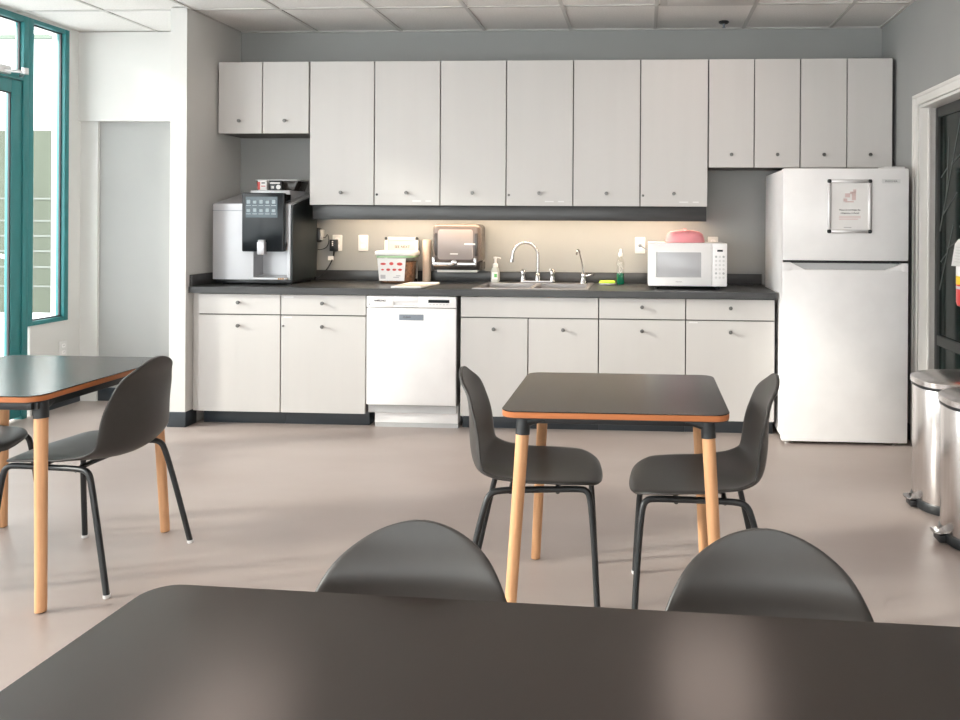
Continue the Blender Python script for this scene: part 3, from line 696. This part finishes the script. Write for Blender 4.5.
# ------------------------------------------------------------------ sprinkler and ceiling lights
sk_ = thing('fire_sprinkler', 'dark fire sprinkler head in the ceiling above the cabinets', 'sprinkler', (.545, -.19, ZC))
MB().lathe([(.0, .006), (.034, .006), (.036, -.002), (.026, -.010), (.011, -.012)], n=24).build('escutcheon', M['black_plastic'], sk_)
MB().lathe([(.009, -.010), (.007, -.03), (.004, -.034), (.013, -.036), (.013, -.038), (0, -.038)], n=16).build('deflector', M['grey_plastic'], sk_)
def troffer(x0, y0, label):
    t = thing('ceiling_light', label, 'ceiling light', ((x0+x0+.61)/2, y0, ZC), 0, 'ceiling lights')
    w2, l = .29, 1.19
    m_ = MB(); m_.box(-w2, w2, -l, -.015, -.004, .006); m_.box(-w2, -w2+.045, -l, -.015, -.009, -.003, bev=.002); m_.box(w2-.045, w2, -l, -.015, -.009, -.003, bev=.002)
    m_.box(-w2+.045, w2-.045, -.17, -.015, -.009, -.003, bev=.002); m_.box(-w2+.045, w2-.045, -l, -l+.045, -.009, -.003, bev=.002)
    m_.build('frame', M['grid'], t)
    box(-w2+.045, w2-.045, -l+.045, -.17, -.0065, -.0041).build('diffuser', M['troffer'], t)
    return t
troffer(.085, -.63, 'recessed ceiling light panel at the top edge, near the sprinkler')
for i, (x, y) in enumerate([(-2.37, -1.24), (.085, -3.07), (-2.37, -4.29), (.085, -5.51), (-2.37, -6.73), (.085, -7.34)]):  # unseen panels, added to fill the room with light
    troffer(x, y, 'recessed ceiling light panel added out of view to light the room')

# ------------------------------------------------------------------ bins
def half_bin(label, yc, xo=.012):
    t = thing('step_bin', label, 'trash can', (XR-xo, yc, 0), 0, 'steel step bins')
    def outline(dx, dy, off=0):
        pts = [(0, dy)]
        for k in range(25):
            a = PI/2+PI*k/24; c_, s_ = math.cos(a), math.sin(a)
            pts.append((-.06-(dx-.06)*abs(c_)**.8, dy*(1 if s_ > 0 else -1)*abs(s_)**.72))
        pts.append((0, -dy)); return pts
    MB().prism(outline(.352, .192), .045, .575, bev=.002).build('body', M['steel'], t)
    MB().prism(outline(.358, .197), .008, .05, bev=.004).build('base', M['grey_plastic'] if False else M['black_metal'], t)
    MB().prism(outline(.358, .197), .574, .590, bev=.002).build('rim', M['black_plastic'], t)
    ld = MB(); A = outline(.362, .20); B = outline(.345, .186); C_ = outline(.15, .09)
    bm_ = ld.bm; r1 = [bm_.verts.new((p[0], p[1], .5895)) for p in A]; r2 = [bm_.verts.new((p[0], p[1], .612)) for p in A]; r3 = [bm_.verts.new((p[0]*.99-.002, p[1], .622)) for p in B]
    r4 = [bm_.verts.new((p[0]-.08, p[1], .634)) for p in C_]
    n_ = len(A)
    for P_, Q_ in ((r1, r2), (r2, r3), (r3, r4)):
        for i in range(n_): bm_.faces.new((P_[i], P_[(i+1) % n_], Q_[(i+1) % n_], Q_[i]))
    bm_.faces.new(r1[::-1]); bm_.faces.new(r4); bmesh.ops.recalc_face_normals(bm_, faces=bm_.faces[:])
    ld.build('lid', M['steel'], t)
    pd = MB(); pd.prism([(-.345, -.035), (-.385, -.04), (-.402, -.028), (-.406, 0), (-.402, .028), (-.385, .04), (-.345, .035)], .044, .051, bev=.002)
    pd.build('pedal', M['chrome'], t)
    MB().box(-.385, -.34, -.035, .035, .008, .038, bev=.004).build('pedal_block', M['black_plastic'], t)
    for y in (-.13, .13): MB().lathe([(.016, 0), (.016, .01)], (-.08, y, 0), n=12).build('foot', M['black_plastic'], t)
    MB().lathe([(.016, 0), (.016, .01)], (-.30, 0, 0), n=12).build('foot', M['black_plastic'], t)
    return t
half_bin('stainless step bin closer to the refrigerator, by the doorway', -1.78)
half_bin('stainless step bin at the right edge, nearer than the other bin', -2.195, .034)

# ------------------------------------------------------------------ fire extinguisher
fe = thing('fire_extinguisher', 'red fire extinguisher with white tag hung on the right wall by the doorway', 'fire extinguisher', (XR-.085, -1.71, .94))
MB().lathe([(.04, 0), (.058, .008), (.064, .025), (.064, .27), (.05, .305), (.022, .322), (.018, .345)], n=32).build('cylinder', M['red'], fe)
MB().lathe([(.0646, .112), (.0646, .152)], n=32).build('yellow_band', M['yellow'], fe)
MB().lathe([(.0646, .1525), (.0646, .21)], n=32).build('white_band', M['paper'], fe)
MB().lathe([(.0646, .090), (.0646, .104)], n=32).build('grey_band', M['lt_grey'], fe)
m_ = MB(); m_.lathe([(.02, .34), (.022, .375), (.014, .38)], n=16); m_.box(-.052, .03, -.012, .012, .385, .397, bev=.003); m_.box(-.045, .02, -.011, .011, .355, .366, bev=.003); m_.build('valve_handle', M['black_plastic'], fe)
MB().tube([(.02, -.02, .355), (.04, -.075, .33), (.03, -.085, .22), (.02, -.075, .10)], .009, smooth=2).build('hose', M['black_plastic'], fe)
MB().box(-.02, .083, .05, .066, .24, .27).box(.0725, .085, -.03, .066, .10, .33).build('bracket', M['grey_plastic'], fe)
tgm = MB(); tgm.prism([(-.04, 0), (.04, 0), (.033, .105), (.018, .13), (-.018, .13), (-.033, .105)], -.001, .001, axis='y')
tgm.xform(Matrix.Translation((-.078, -.07, .202)) @ Matrix.Rotation(math.radians(5), 4, 'Y')); tgm = tgm.build('inspection_tag', M['paper'], fe)
q = MB()
for k in range(6): q.box(-.028, .028, -.0018, -.0009, .02+.014*k, .0215+.014*k)
q.xform(Matrix.Translation((-.078, -.07, .202)) @ Matrix.Rotation(math.radians(5), 4, 'Y')); q.build('tag_lines', M['ink_grey'], tgm)

# ------------------------------------------------------------------ tables
def table(label, cx, cy, w, d, rz=0, r=.05, foot_in=(.03, -.004), top_in=(.068, .062)):
    t = thing('cafe_table', label, 'table', (cx, cy, 0), rz, 'cafe tables')
    MB().prism(rrect(-w/2, w/2, -d/2, d/2, r, 10), .7405, .744, bev=.001, seg=1).build('tabletop', M['top'], t)
    MB().prism(rrect(-w/2+.0005, w/2-.0005, -d/2+.0005, d/2-.0005, r, 10), .7215, .7404, bev=.002, seg=1).build('edge_band', M['edge'], t)
    MB().prism(rrect(-w/2+.002, w/2-.002, -d/2+.002, d/2-.002, r, 10), .7185, .7214).build('underside', M['black_plastic'], t)
    i = top_in[0]
    fr_ = MB()
    fr_.box(-w/2+i, w/2-i, -d/2+i-.013, -d/2+i+.013, .692, .7184, bev=.003); fr_.box(-w/2+i, w/2-i, d/2-i-.013, d/2-i+.013, .692, .7184, bev=.003)
    fr_.box(-w/2+i-.013, -w/2+i+.013, -d/2+i, d/2-i, .692, .7184, bev=.003); fr_.box(w/2-i-.013, w/2-i+.013, -d/2+i, d/2-i, .692, .7184, bev=.003)
    fr_.build('frame', M['black_metal'], t)
    for sx in (-1, 1):
        for sy in (-1, 1):
            tp = Vector((sx*(w/2-top_in[0]), sy*(d/2-top_in[1]), .714)); ft_ = Vector((sx*(w/2-foot_in[0]), sy*(d/2-foot_in[1]), .004))
            k = lambda z: tp+(ft_-tp)*((tp.z-z)/(tp.z-ft_.z))
            lg = MB().tube([k(.668), k(.5), k(.3), ft_], [.0215, .0185], n=24).build('leg', M['beech'], t)
            MB().tube([ft_, ft_-Vector((0, 0, .004))], .013, n=16).build('foot_pad', M['black_plastic'], lg)
            cb = MB().tube([k(.7185), k(.657)], [.0225, .0235], n=24)
            for ax in (0, 1):
                q = k(.704)
                dv = Vector((-sx, 0, 0)) if ax == 0 else Vector((0, -sy, 0))
                cb.prism([(0, .690), (.055, .690), (.03, .676), (.022, .655), (0, .650)], -.010, .010, axis='y') if False else None
                cb.tube([q+Vector((0, 0, -.008)), q+dv*.03+Vector((0, 0, -.002)), q+dv*.07+Vector((0, 0, .004))], [.021, .010], n=12)
            cb.build('leg_bracket', M['black_metal'], t)
    return t
table('square black-topped table in the middle, before the sink cabinets', -.086, -2.80, .728, .642)
table('square black-topped table at the left, catching teal reflections of the window', -2.412, -2.67, .745, .765, foot_in=(.006, .035), top_in=(.034, .066), r=.06)
RZ = math.radians(-2.4)
ca = Vector((-.80, -4.324, 0)); R2 = Matrix.Rotation(RZ, 3, 'Z')
cc = ca+R2 @ Vector((.73, -.375, 0))
table('large black-topped table in the foreground, seen across its surface', cc.x, cc.y, 1.46, .75, RZ, r=.05)

# ------------------------------------------------------------------ chairs
def chair_proto(label):
    t = thing('shell_chair', label, 'chair', (0, 0, 0), 0, 'charcoal shell chairs')
    prof = [(.252, .430), (.248, .446), (.222, .456), (.16, .460), (.09, .457), (.02, .453), (-.05, .450), (-.115, .451), (-.166, .462), (-.197, .488), (-.211, .535), (-.217, .60), (-.223, .67), (-.236, .735), (-.256, .785), (-.266, .822)]
    pts = [Vector((p[0]+(.012 if p[1] > .7 else .006 if p[1] > .6 else 0), p[1]-.005, 0)) for p in prof]
    def cr(p0, p1, p2, p3, u): return .5*((2*p1)+(-p0+p2)*u+(2*p0-5*p1+4*p2-p3)*u*u+(-p0+3*p1-3*p2+p3)*u**3)
    fine = []
    for i in range(len(pts)-1):
        a = pts[max(i-1, 0)]; b = pts[i]; c_ = pts[i+1]; d_ = pts[min(i+2, len(pts)-1)]
        for k in range(10): fine.append(cr(a, b, c_, d_, k/10))
    fine.append(pts[-1])
    L_ = [0]
    for a, b in zip(fine, fine[1:]): L_.append(L_[-1]+(b-a).length)
    tot = L_[-1]
    def at(s):
        s = min(max(s, 0), tot)
        for i in range(len(L_)-1):
            if L_[i+1] >= s:
                u = (s-L_[i])/max(L_[i+1]-L_[i], 1e-9); p = fine[i].lerp(fine[i+1], u)
                d_ = (fine[i+1]-fine[i]).normalized(); return p, d_
        return fine[-1], (fine[-1]-fine[-2]).normalized()
    N = 34; NV = 12
    # rows packed towards both rounded ends
    ss = [tot*(.5-.5*math.cos(PI*k/N)) for k in range(N+1)]
    def width(s):
        f_, b_ = .16, .215
        tb_ = tot-s
        base = .215
        if tb_ < .46: base = .188+.027*(lambda q_: q_*q_*(3-2*q_))(max(0, min(1, (tb_-.10)/.36)))
        w_ = base
        if s < f_: w_ *= max(0, 1-(1-s/f_)**2.6)**(1/2.6)
        if tb_ < b_: w_ *= max(0, 1-(1-tb_/b_)**2.0)**(1/2.0)
        return max(w_, .004)
    def curl(s):
        u = s/tot
        keys = [(0, -.012), (.12, .006), (.3, .020), (.43, .036), (.54, .052), (.72, .054), (.88, .030), (1, .004)]
        for (a, b), (c_, d_) in zip(keys, keys[1:]):
            if u <= c_:
                w_ = (u-a)/(c_-a); w_ = w_*w_*(3-2*w_); return b+(d_-b)*w_
        return keys[-1][1]
    bm_ = bmesh.new(); rows = []
    for s in ss:
        p, d_ = at(s); nrm = Vector((d_.y, -d_.x, 0))   # towards the sitter
        if nrm.y < 0 and s < tot*.5: nrm = -nrm
        if s >= tot*.5 and nrm.x < 0: nrm = -nrm
        W_ = width(s); row = []
        for j in range(NV+1):
            v_ = -1+2*j/NV
            dd = curl(s)*abs(v_)**2.0*min(1, W_/.2)
            row.append(bm_.verts.new((p.x+nrm.x*dd, v_*W_, p.y+nrm.y*dd)))
        rows.append(row)
    for A, B in zip(rows, rows[1:]):
        for j in range(NV): bm_.faces.new((A[j], A[j+1], B[j+1], B[j]))
    bmesh.ops.recalc_face_normals(bm_, faces=bm_.faces[:])
    q = MB(); q.bm.free(); q.bm = bm_
    sh = q.build('seat_shell', M['shell'], t, ang=80)
    so = sh.modifiers.new('thickness', 'SOLIDIFY'); so.thickness = .012; so.offset = 0
    bv = sh.modifiers.new('soft', 'SUBSURF'); bv.levels = 1; bv.render_levels = 1
    for sy in (-1, 1):
        fl = MB().tube([(.238, sy*.240, .006), (.225, sy*.212, .26), (.212, sy*.197, .410), (.198, sy*.19, .436), (.165, sy*.185, .438), (.04, sy*.17, .431)], .0108, smooth=2, n=14).build('leg', M['black_metal'], t)
        rl = MB().tube([(-.232, sy*.24, .006), (-.185, sy*.222, .22), (-.142, sy*.205, .400), (-.125, sy*.198, .430), (-.09, sy*.19, .436), (.04, sy*.17, .431)], .0108, smooth=2, n=14).build('leg', M['black_metal'], t)
        for o_, fx_, fy_ in ((fl, .238, .240), (rl, -.232, .24)):
            MB().lathe([(.011, 0), (.0125, .003), (.0125, .012), (0, .012)], (fx_, sy*fy_, 0), n=14).build('foot_glide', M['glide'], o_)
    for x in (.10, -.06):
        MB().tube([(x, -.178, .427), (x, -.10, .432), (x, .10, .432), (x, .178, .427)], .009, n=12).build('cross_bar', M['black_metal'], t)
    return t
c0 = chair_proto('charcoal shell chair left of the middle table, seat pushed under it')
c0.location = (-.398, -2.76, 0); c0.rotation_euler = (0, 0, math.radians(4.5))
for loc, rz, lab in (
    ((.214, -2.82, 0), PI, 'charcoal shell chair right of the middle table, back towards the refrigerator'),
    ((-2.115, -2.655, 0), PI-.04, 'charcoal shell chair at the right side of the left table, back turned to us'),
    ((-2.775, -2.63, 0), 0, 'charcoal shell chair mostly cut off at the left edge, under the left table'),
    ((-.390, -4.468, 0), -PI/2, 'charcoal shell chair behind the foreground table, its left one'),
    ((.209, -4.463, 0), -PI/2, 'charcoal shell chair behind the foreground table, nearer the trash cans')):
    copy_thing(c0, loc, rz, lab, 'charcoal shell chairs')

# ------------------------------------------------------------------ outside
struct(box(-40, XL-.3, -30, 40, -.12, -.02).build('ground', M['pave']))
nb = thing('neighbour_building', 'white building with sage green siding seen through the left window', 'building')
NX = -8.32; NY = 5.3
box(-24, NX, NY, NY+6, -.02, 3.95).build('wall', M['stucco'], nb)
sd = box(-24, NX-.0, NY-.05, NY, -.02, 2.62).build('siding', M['siding'], nb)
for z in (1.62, 1.30, 1.08, .86, .63, .35): box(-24, NX, NY-.065, NY-.05, z, z+.025).build('batten', M['siding_line'], sd)
box(NX-.10, NX+.02, NY-.09, NY, -.02, 2.72).build('corner_post', M['post'], nb)
box(-24, NX+.05, NY-.1, NY+6.1, 3.95, 4.0).build('roof_edge', M['post'], nb)
br = MB(); br.tube([(-8.55, 4.0, -.02), (-8.55, 4.0, .62), (-8.45, 4.0, .80), (-8.25, 4.0, .88), (-8.05, 4.0, .80), (-7.95, 4.0, .62), (-7.95, 4.0, -.02)], .025, smooth=2)
tag(br.build('bike_rack', M['stucco']), 'pale hoop-shaped rail standing outside in front of the green siding', 'rack')

# ------------------------------------------------------------------ light
wd = bpy.data.worlds.new('sky'); S.world = wd; wd.use_nodes = True
bg = wd.node_tree.nodes['Background']; bg.inputs['Color'].default_value = (1.0, .982, .975, 1); bg.inputs['Strength'].default_value = 5.0
sun = bpy.data.lights.new('sun', 'SUN'); sun.energy = 3.0; sun.angle = math.radians(4.5); sun.color = (1, .93, .84)
so = bpy.data.objects.new('sun', sun); COL.objects.link(so)
so.rotation_euler = Vector((1, .31, -.37)).to_track_quat('-Z', 'Y').to_euler(); so.location = (-20, -8, 9)

# ------------------------------------------------------------------ camera
f, px, py = 780., 599., 221.7
th = math.atan(44/780); r = .0058
fw = Vector((-math.sin(th), math.cos(th), 0)); rt = Vector((math.cos(th), math.sin(th), 0)); up = Vector((0, 0, 1))
cr_, sr_ = math.cos(r), math.sin(r)
rt2 = cr_*rt+sr_*up; up2 = -sr_*rt+cr_*up
cam = bpy.data.cameras.new('camera'); co = bpy.data.objects.new('camera', cam); COL.objects.link(co)
mx = Matrix(((rt2.x, up2.x, -fw.x, 0), (rt2.y, up2.y, -fw.y, -5.57), (rt2.z, up2.z, -fw.z, 1.345), (0, 0, 0, 1)))
co.matrix_world = mx
cam.sensor_width = 36; cam.sensor_fit = 'HORIZONTAL'; cam.lens = f/960*36
cam.shift_x = -(px-480)/960; cam.shift_y = -(360-py)/960
cam.clip_start = .05
S.camera = co
S.view_settings.view_transform = 'Standard'; S.view_settings.look = 'None'
S.view_settings.exposure = 0.58; S.view_settings.gamma = 1; S.view_settings.use_curve_mapping = False
